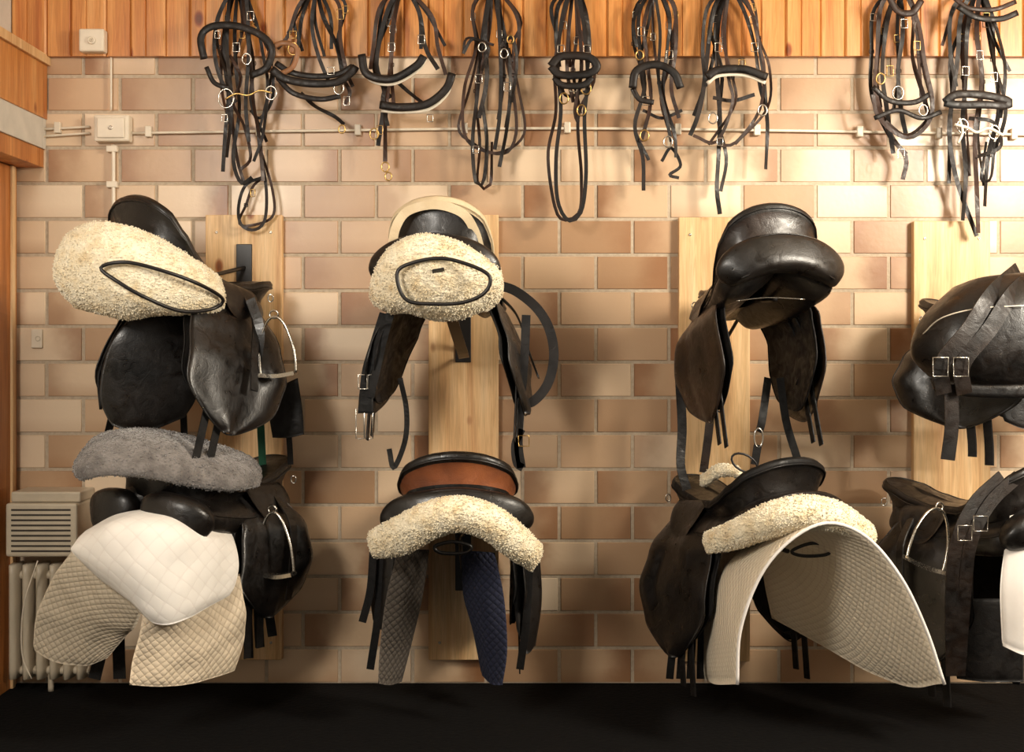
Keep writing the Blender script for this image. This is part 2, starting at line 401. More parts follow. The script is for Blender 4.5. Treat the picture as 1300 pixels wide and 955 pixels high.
a=P(101,37,.06);b=P(133,66,.06); box('housing',(a.x,-.028,a.z),(b.x,-.07,b.z),M_plastic,g,.006)
ring('knob',P(116,51,.074),.010,.008,M_plastic,g)
ring('knob_inner',P(116,51,.076),.004,.006,M_rad,g)
g=group('wall_socket',P(48,430,.01))
a=P(41,418,0);b=P(55,442,0); box('plate',(a.x,.001,a.z),(b.x,-.012,b.z),M_plastic,g,.003)
ring('socket_rim',P(48,430,.013),.008,.003,M_rad,g)
g=group('wall_heater',P(50,665,.1))
a=P(5,640,.17);b=P(96,708,.17); ax=max(a.x,XL+.03)
box('body',(ax,-.001,a.z),(b.x,-.16,b.z),M_rad,g,.008)
a2=P(14,626,.17);b2=P(98,640,.17); box('top_cowl',(ax+.01,-.001,a2.z),(b2.x,-.14,a.z+.001),M_rad,g,.006)
for k in range(9):
    z=a.z-.018-k*.017
    box('slot_%d'%k,(ax+.02,-.158,z),(b.x-.02,-.1615,z-.006),M_slot,g,0)
g=group('radiator',P(60,790,.1))
for k in range(6):
    tp=P(20,716,.1); X=XL+.045+k*.045
    sweep('column_%d'%k,[Vector((X,-.09,.05)),Vector((X,-.09,.3)),Vector((X,-.09,tp.z))],.034,.10,M_rad,g,'tube')
sweep('header_top',[Vector((XL+.03,-.09,.39)),Vector((XL+.29,-.09,.39))],.03,.03,M_rad,g,'tube')
sweep('header_bottom',[Vector((XL+.03,-.09,.07)),Vector((XL+.29,-.09,.07))],.03,.03,M_rad,g,'tube')
sweep('foot',[Vector((XL+.16,-.09,.08)),Vector((XL+.16,-.09,.0))],.02,.02,M_rad,g,'tube')
tube('cable',[(48,712,.19),(30,770,.2),(28,830,.2),(40,862,.2)],.2,2.5,M_plastic,g)
# ---------------------------------------------------------------- saddles
def interp(tab,t):
    if t<=tab[0][0]: return tab[0][1]
    for (a,va),(b,vb) in zip(tab,tab[1:]):
        if t<=b:
            u=(t-a)/(b-a); u=u*u*(3-2*u)*.5+u*.5; return va+(vb-va)*u
    return tab[-1][1]
def saddle(px,py,d,yaw=0,pitch=12,scale=1.0,roll=0,cantle=.13,m_seat=None,m_side=None,m_back=None,m_low=None,m_flap=None,m_panel=None,m_skirt=None,flap_len=.40,fw=1.0,sides=(1,-1),stir=(1,-1),billets=True,panels=True,flare=0.0,thick=1.0,plift=0.0,split=11,bridge=True,gd=.075):
    m_seat=m_seat or M_blk; m_side=m_side or M_blk; m_back=m_back or M_blk; m_flap=m_flap or M_blk; m_panel=m_panel or M_blk; m_skirt=m_skirt or M_blk; m_low=m_low or M_blk
    Rt=Matrix.Rotation(math.radians(yaw),4,'Z')@Matrix.Rotation(math.radians(-pitch),4,'X')@Matrix.Rotation(math.radians(roll),4,'Y')@Matrix.Scale(scale,4)
    c=Rt@Vector((0,-.262,cantle)); loc=P(px,py,d)-c
    M=Matrix.Translation(loc)@Rt
    g=group('saddle',loc)
    T=lambda x,y,z: M@Vector((x,y,z))
    half=[(0,.235),(.032,.230),(.06,.208),(.076,.17),(.083,.11),(.09,.05),(.108,-.01),(.128,-.07),(.142,-.13),(.140,-.18),(.118,-.225),(.07,-.252),(0,-.262)]
    full=[Vector((a,b,0)) for a,b in half]+[Vector((-a,b,0)) for a,b in half[-2:0:-1]]
    Cn=crom(full,n=72,closed=True)
    pz=[(-.262,cantle),(-.22,cantle*.88),(-.17,cantle*.6),(-.11,cantle*.28),(-.05,.008),(.05,.0),(.12,.018),(.18,.045),(.235,.06)]
    sz=[(-.15,.012),(-.05,-.008),(.05,-.004),(.12,.015),(.17,.04)]
    V=[];Fc=[];mi=[]
    rs=[0.02,.25,.5,.7,.85,.95]
    rings=[]
    for r in rs:
        rg=[]
        for p in Cn:
            sy=max(-.15,min(.17,p.y)); zr=interp(pz,p.y)-1.2*p.x*p.x; zs=interp(sz,sy)
            rg.append((p.x*r,sy+(p.y-sy)*r,zs+(zr-zs)*r**2.2+0.004))
        rings.append(rg)
    def lower(scl,fz,dz):
        rg=[]
        for p in Cn:
            zr=interp(pz,p.y)-1.2*p.x*p.x; zbot=-.05
            rg.append((p.x*scl,(p.y+.01)*scl-.01,zr+(zbot-zr)*fz+dz))
        return rg
    rings+=[lower(1.0,0,.004),lower(1.035,0,-.003),lower(1.035,0.02,-.012),lower(1.005,.05,-.016),lower(.975,.2,-.012),lower(.93,.5,-.005),lower(.93,.85,0),lower(.85,1,0),lower(.4,1,0)]
    m=len(Cn)
    for rg in rings: V+=[T(*p) for p in rg]
    for i in range(len(rings)-1):
        for j in range(m):
            Fc.append((i*m+j,(i+1)*m+j,(i+1)*m+(j+1)%m,i*m+(j+1)%m))
            y=Cn[j].y
            if i<5: mi.append(0)
            elif i<9: mi.append(1)
            elif i<split: mi.append(2 if y<-.08 else 1)
            else: mi.append(3)
    Fc.append(tuple(range(m))); mi.append(0)
    mk('seat',V,Fc,[m_seat,m_side,m_back,m_low],g,midx=mi)
    sweep('cantle_welt',[T(*p) for p in rings[8]],.006*scale,.006*scale,m_side,g,'tube',closed=True,raw=True)
    sweep('seat_welt',[T(*p) for p in rings[5]],.004*scale,.004*scale,m_seat,g,'tube',closed=True,raw=True)
    for s in (1,-1):
        ring('saddle_nail',T(s*.128,-.16,.03),.004,.004,M_brass,g)
        ring('dee_ring',T(s*.088,.20,-.0),.012,.004,M_steel,g,sx=.7)
    if bridge:
        # padded rear gusset joining the two panels under the cantle
        arc=[T(-.172,-.205,-.092),T(-.138,-.240,-.060),T(-.075,-.262,-.036+plift),T(0,-.268,-.028+plift),T(.075,-.262,-.036+plift),T(.138,-.240,-.060),T(.172,-.205,-.092)]
        sweep('panel_gusset',arc,.092*scale*thick,gd*scale,m_panel,g,'fat',per=8,ref=(M.to_3x3()@Vector((0,-1,.1))),wfun=lambda t:max(.03,(1-abs(2*t-1)**5)**.5))
        welt=[a+(M.to_3x3()@Vector((0,-gd*.34,.040*thick))) for a in arc[1:-1]]
        sweep('gusset_welt',welt,.005,.005,m_panel,g,'tube')
        welt=[a+(M.to_3x3()@Vector((0,-gd*.34,-.036*thick))) for a in arc[1:-1]]
        sweep('gusset_welt_low',welt,.005,.005,m_panel,g,'tube')
    if panels:
        for s in (1,-1):
            V=[];Fc=[];n=28;mm=22; welt=[]
            for i in range(n):
                u=i/(n-1); y=.20-.455*u
                cap=max(0,1-abs(2*u-1)**9)**.42 if i not in(0,n-1) else 0.02
                cx=interp([(0,.06),(.5,.085),(.85,.086),(1,.082)],u); cz=interp([(0,-.045),(.5,-.075),(.8,-.066),(1,-.052)],u)
                rx=interp([(0,.05),(.5,.065),(.85,.092),(1,.09)],u)*cap; rz=interp([(0,.03),(.5,.038),(.85,.044),(1,.040)],u)*cap
                ro=interp([(0,.9),(.5,.6),(1,.36)],u)
                for k in range(mm):
                    a=k*math.tau/mm; ex=math.copysign(abs(math.cos(a))**.7,math.cos(a))*rx; ez=math.copysign(abs(math.sin(a))**.7,math.sin(a))*rz
                    x=cx+ex*math.cos(ro)+ez*math.sin(ro); z=cz-ex*math.sin(ro)+ez*math.cos(ro)
                    V.append(T(s*max(x,.003),y,z))
                    if k==2 and u>.35: welt.append(V[-1])
            for i in range(n-1):
                for k in range(mm): Fc.append((i*mm+k,i*mm+(k+1)%mm,(i+1)*mm+(k+1)%mm,(i+1)*mm+k))
            Fc+= [tuple(range(mm)),tuple((n-1)*mm+k for k in range(mm))]
            mk('panel_%s'%('r' if s>0 else 'l'),V,Fc,m_panel,g)
            sweep('panel_welt_%s'%('r' if s>0 else 'l'),welt,.005,.005,m_panel,g,'tube',raw=True)
    def flap(nm,s,x_off,yshift,ln,wsc,mat,th=.006,roll_=False):
        rows=[]
        for i in range(17):
            a=i/16; z=-.015-a*ln
            x=.082+x_off+interp([(0,0),(.12,.045),(.3,.085),(.6,.105+flare*.5),(1,.11+flare)],a)
            yf=interp([(0,.12),(.3,.19),(.55,.215),(.8,.19),(1,.13)],a); yb=interp([(0,-.03),(.3,-.085),(.7,-.09),(1,-.03)],a)
            md=(yf+yb)/2; hw=(yf-yb)/2*wsc
            if a>.72: hw*=math.sqrt(max(0.02,1-((a-.72)/.285)**2))
            r=[]
            for k in range(11):
                t=-1+2*k/10
                bulge=.022*math.exp(-((t-.72)/.2)**2)*math.exp(-((a-.5)/.28)**2) if roll_ else 0
                wv=.007*noise.noise(Vector((a*3,t*1.5,px*.37+s)))+.003*noise.noise(Vector((a*8,t*4,px*.2+s)))
                r.append(T(s*(x-.012*t*t+bulge+wv),md+hw*t+yshift,z))
            rows.append(r)
        patch(nm,rows,mat,g,th=th*scale,nu=34,nv=30,edge=.04,raw=True)
        edge_=[r[0] for r in rows]+[r[-1] for r in rows[::-1]]
        sweep(nm+'_edge',edge_,.005,.005,mat,g,'tube',per=2)
    for s in sides:
        nm='r' if s>0 else 'l'
        flap('flap_'+nm,s,.0,0,flap_len,fw,m_flap,roll_=True)
        flap('sweat_flap_'+nm,s,-.026,-.016,flap_len*.93,.92*fw,M_blk2)
        rows=[]
        for i in range(5):
            a=i/4; hw=.075*(1-.35*a*a); r=[]
            for k in range(7):
                t=-1+2*k/6
                r.append(T(s*(.083+.055*a**.7+.014),.055+hw*t,-.005-a*.10*(1-.25*t*t)))
            rows.append(r)
        patch('skirt_'+nm,rows,m_skirt,g,th=.006*scale,nu=10,nv=14,edge=.1,raw=True)
        if billets:
            for q,yy in enumerate((.03,-.015)):
                pts=[T(s*(.11),yy,-.08),T(s*(.165+flare*.5),yy,-.2),T(s*(.17+flare*.8),yy-.005,-.33),T(s*(.172+flare*.8),yy-.005,-flap_len-.09-.02*q)]
                sweep('billet_%s%d'%(nm,q),pts,.024*scale,.004,M_blk2,g,'rect',ref=(M.to_3x3()@Vector((1,0,0))))
        if s in stir:
            pts=[T(s*.125,.09,-.04),T(s*.188,.085,-.11),T(s*(.208+flare*.4),.08,-.22),T(s*(.215+flare*.9),.08,-.30)]
            sweep('stirrup_leather_'+nm,pts,.024*scale,.006,M_blk,g,'rect',ref=(M.to_3x3()@Vector((1,0,0))))
    return g,M
def stirrup(g,px,py,w,h,d,yaw=0,rot=0,mat=None):
    c=P(px,py,d); s=1/400.0; w*=s; h*=s
    def W(x,z):
        x,z=x*math.cos(rot)-z*math.sin(rot),x*math.sin(rot)+z*math.cos(rot)
        return c+Vector((x*math.cos(yaw),x*math.sin(yaw),z))
    pts=[W(-w*.5,-h),W(-w*.5,-h*.75),W(-w*.44,-h*.45),W(-w*.25,-h*.12),W(0,0),W(w*.25,-h*.12),W(w*.44,-h*.45),W(w*.5,-h*.75),W(w*.5,-h)]
    sweep('stirrup_arch',pts,.009,.009,mat or M_steel,g,'tube')
    sweep('stirrup_tread',[W(-w*.5,-h),W(0,-h*1.03),W(w*.5,-h)],.012,.034,mat or M_steel,g,'rect')
    ring('stirrup_eye',W(0,h*.04),.012,.006,mat or M_steel,g,sx=1.2,yaw=yaw)
def rack(px,py,d,lst,dl,wallpx,wallpy,strp=None):
    g=group('saddle_rack',P(wallpx,wallpy,.04))
    a=P(wallpx-10,wallpy-40,.035);b=P(wallpx+10,wallpy+60,.035)
    box('wall_plate',(a.x,-.033,a.z),(b.x,-.038,b.z),M_iron,g,.002)
    tube('arm',[(wallpx,wallpy-10,.036),((wallpx+px)/2,(wallpy+py)/2-10,d*.5),(px,py,d)],d,7,M_iron,g)
    tube('brace',[(wallpx,wallpy+45,.036),((wallpx*2+px)/3,(wallpy+py)/2+16,d*.35),((wallpx+px)/2,(wallpy+py)/2-8,d*.5)],d,6,M_iron,g)
    if lst: tube('loop',lst,dl,5.5,M_iron,g,closed=True)
    if strp: strap('bracket_bar',strp,.6,13,M_iron,g,th=.006)
    return g
# ---- T1
g,M=saddle(166,249,.56,yaw=-38,pitch=16,scale=1.12,cantle=.14,stir=(1,),flap_len=.41,fw=1.12,flare=.04,bridge=False)
patch('sheepskin_pad',[[(88,300,.62),(112,284,.66),(150,284,.68),(200,302,.62),(245,330,.55),(278,358,.47)],
  [(70,335,.64),(110,318,.70),(160,325,.72),(210,342,.67),(250,362,.60),(284,374,.50)],
  [(74,362,.62),(112,362,.68),(160,372,.70),(210,380,.65),(250,384,.58),(285,384,.48)],
  [(100,388,.57),(130,398,.62),(165,405,.62),(200,398,.6),(240,394,.54),(282,394,.45)]],M_fl,g,th=.055,nu=70,nv=130,edge=.4,fl=.004,tufts=14000,power=2)
patch('flap_near',[[(168,398,.5),(200,396,.47),(240,396,.42)],[(138,440,.52),(185,440,.49),(250,440,.42)],[(126,500,.5),(180,505,.48),(250,500,.42)],[(140,540,.48),(180,550,.46),(235,530,.42)]],M_blk,g,th=.012)
stirrup(g,348,402,48,70,.48,yaw=-.3,rot=.08)
strap('girth_curve',[(318,380,.44),(330,420,.47),(322,470,.46),(296,515,.44),(282,530,.43)],.46,11,M_blk,g)
patch('girth_end',[[(335,490,.3),(358,488,.3),(378,480,.3)],[(340,520,.3),(362,520,.3),(384,520,.3)],[(346,556,.3),(366,556,.3),(386,552,.3)]],M_blk2,g,th=.008)
strap('strap_hanging',[(232,500),(234,560),(232,600)],.33,8,M_blk2,g)
strap('strap_webbing',[(330,520),(332,560),(334,600)],.2,9,M_green,g)
strap('strap_short',[(366,540),(368,570),(369,590)],.2,7,M_blk2,g)
tube('girth_left',[(132,458,.4),(125,480,.4),(128,520,.4)],.4,5,M_blk2,g)
rack(225,372,.50,[(128,340,.77),(160,333,.77),(210,345,.73),(255,362,.66),(283,380,.56),(270,392,.57),(230,395,.66),(185,378,.74),(150,358,.77)],.74,310,350)
# ---- T2
g,M=saddle(553,250,.60,yaw=-9,pitch=16,scale=1.06,cantle=.13,m_side=M_crm,fw=1.08,flare=.05,gd=.06)
strap('cantle_band',[(498,312,.615),(503,288,.62),(518,268,.62),(552,260,.625),(586,270,.62),(602,292,.6),(610,318,.58)],.6,10,M_crm,g,th=.006)
patch('sheepskin_pad',[[(500,316,.65),(520,302,.68),(545,297,.69),(580,306,.68),(610,322,.65),(632,343,.61)],
  [(474,358,.63),(505,333,.70),(550,329,.72),(590,337,.70),(618,351,.67),(636,366,.61)],
  [(473,382,.61),(510,375,.67),(552,368,.69),(590,370,.67),(615,372,.64),(635,378,.6)],
  [(500,396,.58),(525,393,.6),(552,406,.6),(585,404,.6),(605,394,.58),(622,388,.58)]],M_fl,g,th=.055,nu=70,nv=100,edge=.4,fl=.004,tufts=12000,power=2)
strap('girth_l1',[(488,398),(478,430),(466,470),(462,505)],.5,11,M_blk2,g)
strap('girth_l2',[(496,398),(487,430),(478,470),(470,505)],.51,9,M_blk2,g)
for px in (457,468): buckle('girth_buckle',px,538,.5,9,34,M_steel,g)
for px,py in ((461,485),(472,485)): buckle('girth_keeper',px,py,.505,11,16,M_steel,g)
patch('girth_end',[[(456,500,.5),(465,498,.5),(474,500,.5)],[(454,525,.5),(464,525,.5),(474,525,.5)]],M_blk2,g,th=.008)
strap('stirrup_leather_loop',[(632,362),(655,370),(682,392),(698,420),(703,455),(694,490),(672,512),(655,500)],.47,11,M_blk,g,th=.008)
strap('stirrup_leather_long',[(668,400),(666,450),(662,500),(658,560),(662,594)],.49,10,M_blk,g,th=.006)
strap('stirrup_leather_loop2',[(662,545,.49),(654,565,.49),(656,588,.49),(664,594,.49)],.49,9,M_blk,g,th=.006)
buckle('leather_buckle',665,560,.50,12,12,M_brass,g)
strap('billet_long',[(508,480,.42),(516,520,.42),(514,560,.42),(500,594,.42),(494,570,.42)],.42,6,M_blk2,g,twist=.4)
rack(562,372,.50,[(504,348),(520,335),(560,328),(600,338),(622,352),(615,372),(588,384),(550,386),(515,380)],.76,588,400,[(556,342,.755),(572,400,.5),(588,450,.2),(588,452,.05)])
# ---- T3
g,M=saddle(985,259,.60,yaw=13,pitch=20,scale=1.05,cantle=.125,m_seat=M_blk,m_back=M_dbr,m_side=M_blk,m_low=M_blk,m_flap=M_dbr,m_panel=M_blk,stir=(),fw=1.15,flare=-.035,thick=1.2,gd=.07)
strap('billet_front',[(862,470,.3),(866,540,.3),(864,590,.32),(872,622,.33)],.35,11,M_blk2,g,twist=.3)
strap('billet_back',[(905,480,.3),(900,545,.3),(893,600,.3)],.33,10,M_dbr,g)
tube('gullet_wire',[(935,382),(975,378),(1022,380)],.66,1.5,M_steel,g)
strap('billet_right',[(975,480,.4),(968,530,.45),(964,548,.5)],.5,9,M_blk2,g)
ring('girth_d_ring',P(963,556,.5),.022,.006,M_steel,g,sx=.6,sz=1.3)
strap('billet_right1',[(962,565,.5),(958,590,.5)],.5,9,M_blk2,g)
strap('billet_right2',[(990,480,.4),(998,535,.42),(1012,582,.42)],.45,9,M_blk2,g)
strap('stirrup_leather_r',[(1008,390,.42),(1030,420,.44),(1028,455,.44),(1014,490,.42)],.42,10,M_blk,g,twist=.2)
rack(985,380,.55,None,.6,908,410)
# ---- T4
g,M=saddle(1408,340,.60,yaw=42,pitch=2,scale=1.18,cantle=.11,stir=(),flap_len=.27,fw=1.2)
for k,(x0,x1) in enumerate(((1252,1196),(1278,1222))):
    strap('girth_strap_%d'%k,[(x0+40,343,.50),(x0+8,372,.68),(x0-22,418,.72),(x1,462,.72),(x1+2,500,.70)],.64,17,M_brd,g,th=.008)
    buckle('girth_buckle_%d'%k,x1-2,466,.735,16,20,M_steel,g)
patch('front_pad',[[(1212,366,.50),(1250,352,.56),(1300,346,.60),(1350,345,.62)],[(1168,408,.54),(1220,396,.64),(1290,392,.68),(1350,390,.68)],[(1156,450,.55),(1215,450,.66),(1290,448,.69),(1350,446,.69)],[(1180,478,.54),(1230,488,.62),(1290,490,.66),(1350,488,.66)]],M_blk,g,th=.05,edge=.4,power=2,nu=30,nv=40)
patch('girth_pad',[[(1180,480,.62),(1230,488,.66),(1300,488,.69),(1340,484,.69)],[(1186,496,.62),(1230,504,.66),(1300,506,.69),(1340,502,.69)]],M_blk,g,th=.02,edge=.4,power=2)
strap('girth_tail',[(1207,488),(1208,540),(1203,584)],.68,15,M_brd,g,th=.007)
tube('piping',[(1172,424,.60),(1195,404,.66),(1240,392,.70),(1300,388,.715)],.6,2,M_white,g)
patch('flap_lower',[[(1262,500,.5),(1300,500,.5),(1340,500,.5)],[(1275,535,.5),(1300,545,.5),(1340,550,.5)]],M_blk,g,th=.01)
rack(1290,430,.5,None,.6,1208,420)
# ---- B1
g,M=saddle(182,566,.62,yaw=-30,pitch=4,scale=1.2,cantle=.09,stir=(1,),flare=-.03,flap_len=.33,fw=.88,thick=1.1,bridge=False)
for s in (1,-1):
    V0=M.to_3x3()
    arc=[M@Vector((s*.185,-.20,-.10)),M@Vector((s*.13,-.25,-.075)),M@Vector((s*.07,-.265,-.065)),M@Vector((s*.012,-.26,-.07))]
    sweep('rear_roll_%s'%('r' if s>0 else 'l'),arc,.12,.09,M_blk,g,'fat',per=8,ref=(V0@Vector((0,-1,.1))),wfun=lambda t:max(.03,(1-abs(2*t-1)**3)**.5))
patch('sheepskin_seat_cover',[[(112,570,.58),(140,552,.54),(190,548,.48),(250,560,.42),(300,578,.36),(326,592,.32)],
  [(94,592,.69),(130,574,.68),(190,568,.65),(250,578,.58),(300,592,.50),(331,602,.40)],
  [(96,604,.72),(135,594,.74),(190,592,.73),(245,600,.67),(295,610,.59),(330,612,.46)],
  [(104,608,.71),(140,604,.74),(190,608,.73),(240,618,.69),(290,624,.60),(326,618,.48)]],M_flg,g,th=.05,nu=60,nv=130,edge=.4,fl=.003,tufts=8000,tl=.003,power=2)
stirrup(g,346,650,46,76,.46,yaw=-.4,rot=.1)
patch('white_cotton_cover',[[(108,676,.62),(150,652,.66),(200,648,.66),(250,656,.58),(290,668,.48)],
  [(94,690,.71),(140,672,.79),(200,668,.80),(250,680,.72),(298,694,.55)],
  [(92,702,.73),(140,710,.82),(190,715,.84),(245,718,.76),(303,718,.58)],
  [(128,732,.73),(158,750,.80),(190,768,.82),(240,764,.78),(298,742,.60)],
  [(156,745,.73),(174,768,.78),(195,792,.80),(234,788,.78),(290,756,.62)]],M_qs,g,th=.014,nu=50,nv=64,wr=.012,wf=6.0)
patch('quilted_pad_left',[[(92,700,.66),(120,725,.7),(150,748,.73),(180,775,.74)],
  [(62,742,.6),(95,755,.64),(130,772,.68),(172,795,.7)],
  [(44,790,.55),(80,800,.58),(120,806,.62),(160,808,.64)],
  [(42,826,.52),(75,842,.54),(110,845,.56),(136,836,.6)]],M_qb2,g,th=.012,nu=30,nv=40,edge=.06,wr=.012)
patch('quilted_pad_right',[[(182,775,.76),(215,782,.74),(260,768,.66),(304,728,.57)],
  [(176,810,.76),(210,815,.73),(260,800,.66),(312,775,.56)],
  [(168,840,.75),(210,845,.72),(250,840,.66),(311,815,.54)],
  [(164,870,.75),(205,872,.72),(250,868,.66),(298,852,.54)]],M_qb,g,th=.012,nu=30,nv=40,edge=.06,wr=.015)
for k,(a,b2) in enumerate(((312,316),(325,330),(338,346),(300,290))):
    strap('hanging_strap_%d'%k,[(a,690),(a+2,760),(b2,836-k*14)],.3,11,M_blk2,g,twist=.3)
for k,(a,b2) in enumerate(((135,120),(150,152))):
    strap('girth_end_%d'%k,[(a,790),((a+b2)/2,830),(b2,862)],.5,14,M_blk2,g)
rack(205,640,.6,None,.6,310,640)
# ---- B2
g,M=saddle(580,575,.60,yaw=1,pitch=6,scale=1.22,cantle=.09,m_seat=M_br,m_side=M_blk,m_back=M_br,stir=(),fw=1.0,flap_len=.36,flare=-.02,thick=.95,plift=-.008)
patch('sheepskin_pad',[[(476,678,.62),(510,657,.70),(545,641,.73),(585,635,.74),(625,645,.73),(655,667,.69),(680,695,.62)],
  [(472,690,.63),(510,674,.73),(548,656,.77),(585,650,.78),(622,662,.77),(652,684,.73),(682,708,.64)],
  [(480,706,.62),(512,704,.70),(550,684,.74),(580,673,.75),(615,682,.74),(645,706,.70),(672,722,.62)]],M_fl,g,th=.06,nu=50,nv=130,edge=.45,fl=.004,tufts=12000,power=2)
patch('quilted_pad_left',[[(505,700,.55),(525,698,.53),(545,698,.48)],[(490,760,.55),(512,765,.53),(536,760,.45)],[(482,825,.53),(500,830,.49),(522,820,.43)],[(480,868,.53),(495,870,.49),(510,866,.43)]],M_qg,g,th=.01)
patch('quilted_pad_right',[[(585,700,.48),(605,700,.53),(628,702,.55)],[(588,755,.45),(615,765,.53),(640,760,.55)],[(600,800,.45),(620,825,.51),(644,825,.55)],[(612,858,.45),(624,869,.51),(638,870,.53)]],M_qn,g,th=.01)
strap('billet_l',[(474,700),(470,750),(460,790)],.4,9,M_blk2,g)
strap('billet_l2',[(484,700),(480,780),(470,850)],.38,9,M_blk2,g)
strap('billet_r',[(672,720),(668,790),(660,850)],.4,9,M_blk2,g)
patch('rear_flap_r',[[(650,700,.4),(668,690,.38),(684,690,.34)],[(652,760,.4),(668,770,.38),(688,760,.34)],[(656,800,.4),(668,830,.38),(680,820,.34)]],M_blk,g,th=.01)
patch('rear_flap_l',[[(476,690,.34),(490,690,.38),(504,700,.4)],[(470,750,.34),(486,760,.38),(500,760,.4)],[(474,790,.34),(484,800,.38),(494,800,.4)]],M_blk,g,th=.01)
rack(580,690,.6,[(552,694),(575,688),(598,694),(590,702),(560,702)],.6,588,690)
# ---- B3
g,M=saddle(1008,582,.56,yaw=26,pitch=6,scale=1.16,cantle=.10,stir=(),fw=1.05,flare=.02,m_side=M_blk2)
patch('sheepskin_pad',[[(896,680,.54),(935,662,.63),(975,640,.69),(1020,630,.72),(1065,640,.72),(1106,672,.68)],
  [(895,690,.56),(935,676,.67),(978,660,.74),(1022,652,.77),(1068,660,.77),(1110,684,.70)],
  [(900,702,.56),(938,696,.65),(980,682,.71),(1024,672,.74),(1068,676,.74),(1106,692,.68)]],M_fl,g,th=.04,nu=44,nv=120,edge=.45,fl=.004,tufts=10000,power=2)
near=[(936,869,.74),(940,800,.75),(966,730,.77),(1006,684,.79),(1052,664,.80),(1100,682,.79),(1144,734,.77),(1176,800,.75),(1199,869,.74)]
mid=[(908,869,.52),(910,800,.52),(925,730,.53),(955,696,.56),(990,684,.56),(1030,694,.55),(1064,740,.52),(1098,810,.5),(1132,866,.5)]
far=[(894,862,.30),(892,780,.28),(898,725,.26),(915,698,.24),(935,690,.22),(953,698,.2),(966,720,.2),(972,750,.2),(980,785,.2)]
patch('quilted_saddle_cloth',[far,mid,near],M_qw,g,th=.012,nu=36,nv=60,edge=.05,wr=.008,wf=5.0)
sweep('cloth_binding',pxs(near,0),.010,.010,M_cloth,g,'tube')
tube('rack_ring',[(1005,700),(1030,690),(1055,694),(1050,704),(1020,706)],.6,5,M_iron,g,closed=True)
for k in range(4):
    strap('billet_%d'%k,[(862+k*9,690,.33),(858+k*11,780,.33),(850+k*13,862,.33)],.35,9,M_blk2,g,twist=.25)
patch('fleece_collar',[[(893,606,.3),(915,590,.35),(940,596,.4)],[(890,618,.32),(918,604,.38),(946,608,.44)]],M_fl,g,th=.03,nu=24,nv=40,edge=.45,fl=.004,tufts=1200,power=2)
ring('stirrup_hanging',P(945,588,.5),.035,.007,M_iron,g,sx=1.2,sz=.7,rot=-.5)
rack(1000,700,.55,None,.6,908,690)
# ---- B4
g,M=saddle(1335,583,.60,yaw=38,pitch=4,scale=1.12,cantle=.12,stir=(-1,),flap_len=.42,fw=1.05)
stirrup(g,1192,646,62,68,.62,yaw=.5,rot=-.35)
patch('white_cotton_pad',[[(1282,655,.66),(1300,650,.68),(1330,645,.68)],[(1270,740,.68),(1300,740,.7),(1330,740,.7)],[(1272,820,.66),(1300,832,.68),(1330,835,.68)]],M_cloth,g,th=.012)
for k in range(2):
    strap('girth_strap_%d'%k,[(1292-k*20,605,.64),(1256-k*20,640,.68),(1232-k*18,690,.70),(1224-k*16,760,.68),(1217-k*8,858,.64)],.64,14,M_brd,g,th=.007)
    buckle('girth_buckle_%d'%k,1245-k*20,665+k*12,.715,15,16,M_steel,g)
patch('under_flap',[[(1200,760,.5),(1250,760,.5),(1300,760,.5)],[(1205,820,.5),(1250,820,.5),(1300,820,.5)],[(1215,862,.5),(1250,866,.5),(1300,866,.5)]],M_blk2,g,th=.01)
rack(1290,690,.5,None,.6,1208,690)
# ---------------------------------------------------------------- bridles
def bridle(cx,straps,rings=(),buckles=(),bit=None):
    g=group('bridle',P(cx,60,.1))
    for k,s in enumerate(straps):
        lst,w,m=s[0],s[1],s[2]; kind=s[3] if len(s)>3 else 'rect'; d=s[4] if len(s)>4 else .075+.009*(k%7)
        ww=w*(.80 if kind=='rect' else .84)
        strap('strap_%d'%k,lst,d,ww,m,g,th=(.003 if kind=='rect' else w/375*.30),kind=kind,twist=(0.6*math.sin(k*2.3) if kind=='rect' else 0))
        if kind=='rect' and k<8 and len(lst)>3:
            L2=[]
            for q,pt in enumerate(lst[:-1]):
                f=0 if q==0 else 1
                L2.append((pt[0]+f*random.uniform(-11,11),pt[1]+f*random.uniform(-5,5)))
            strap('strap_%db'%k,L2,d-.018,ww*.85,random.choice((K,B,G,B)),g,th=.003,twist=random.uniform(-.9,.9))
            if len(L2)>3:
                buckle('keeper_%d'%k,L2[2][0],L2[2][1],d-.016,ww*1.1,4,m,g)
                buckle('roller_%d'%k,L2[1][0],L2[1][1]+8,d-.014,ww*1.4,9,M_brass if k%2 else M_steel,g)
    for k,(x,y,r,m) in enumerate(rings): ring('ring_%d'%k,P(x,y,.14),r*.85/375.0,.005,m,g,sx=.8)
    for k,(x,y,w,h,m) in enumerate(buckles): buckle('buckle_%d'%k,x,y,.145,w*.9,h*.9,M_steel if k%3 else m,g)
    tube('hook',[(cx,-30,.03),(cx,-22,.08),(cx,-18,.15),(cx,-30,.17)],.1,5,M_iron,g)
    if bit:
        for q,(l,r,m) in enumerate(bit): tube('bit_%d'%q,l,.16,r,m,g)
    return g
K=M_brd;B=M_brb;G=M_brd
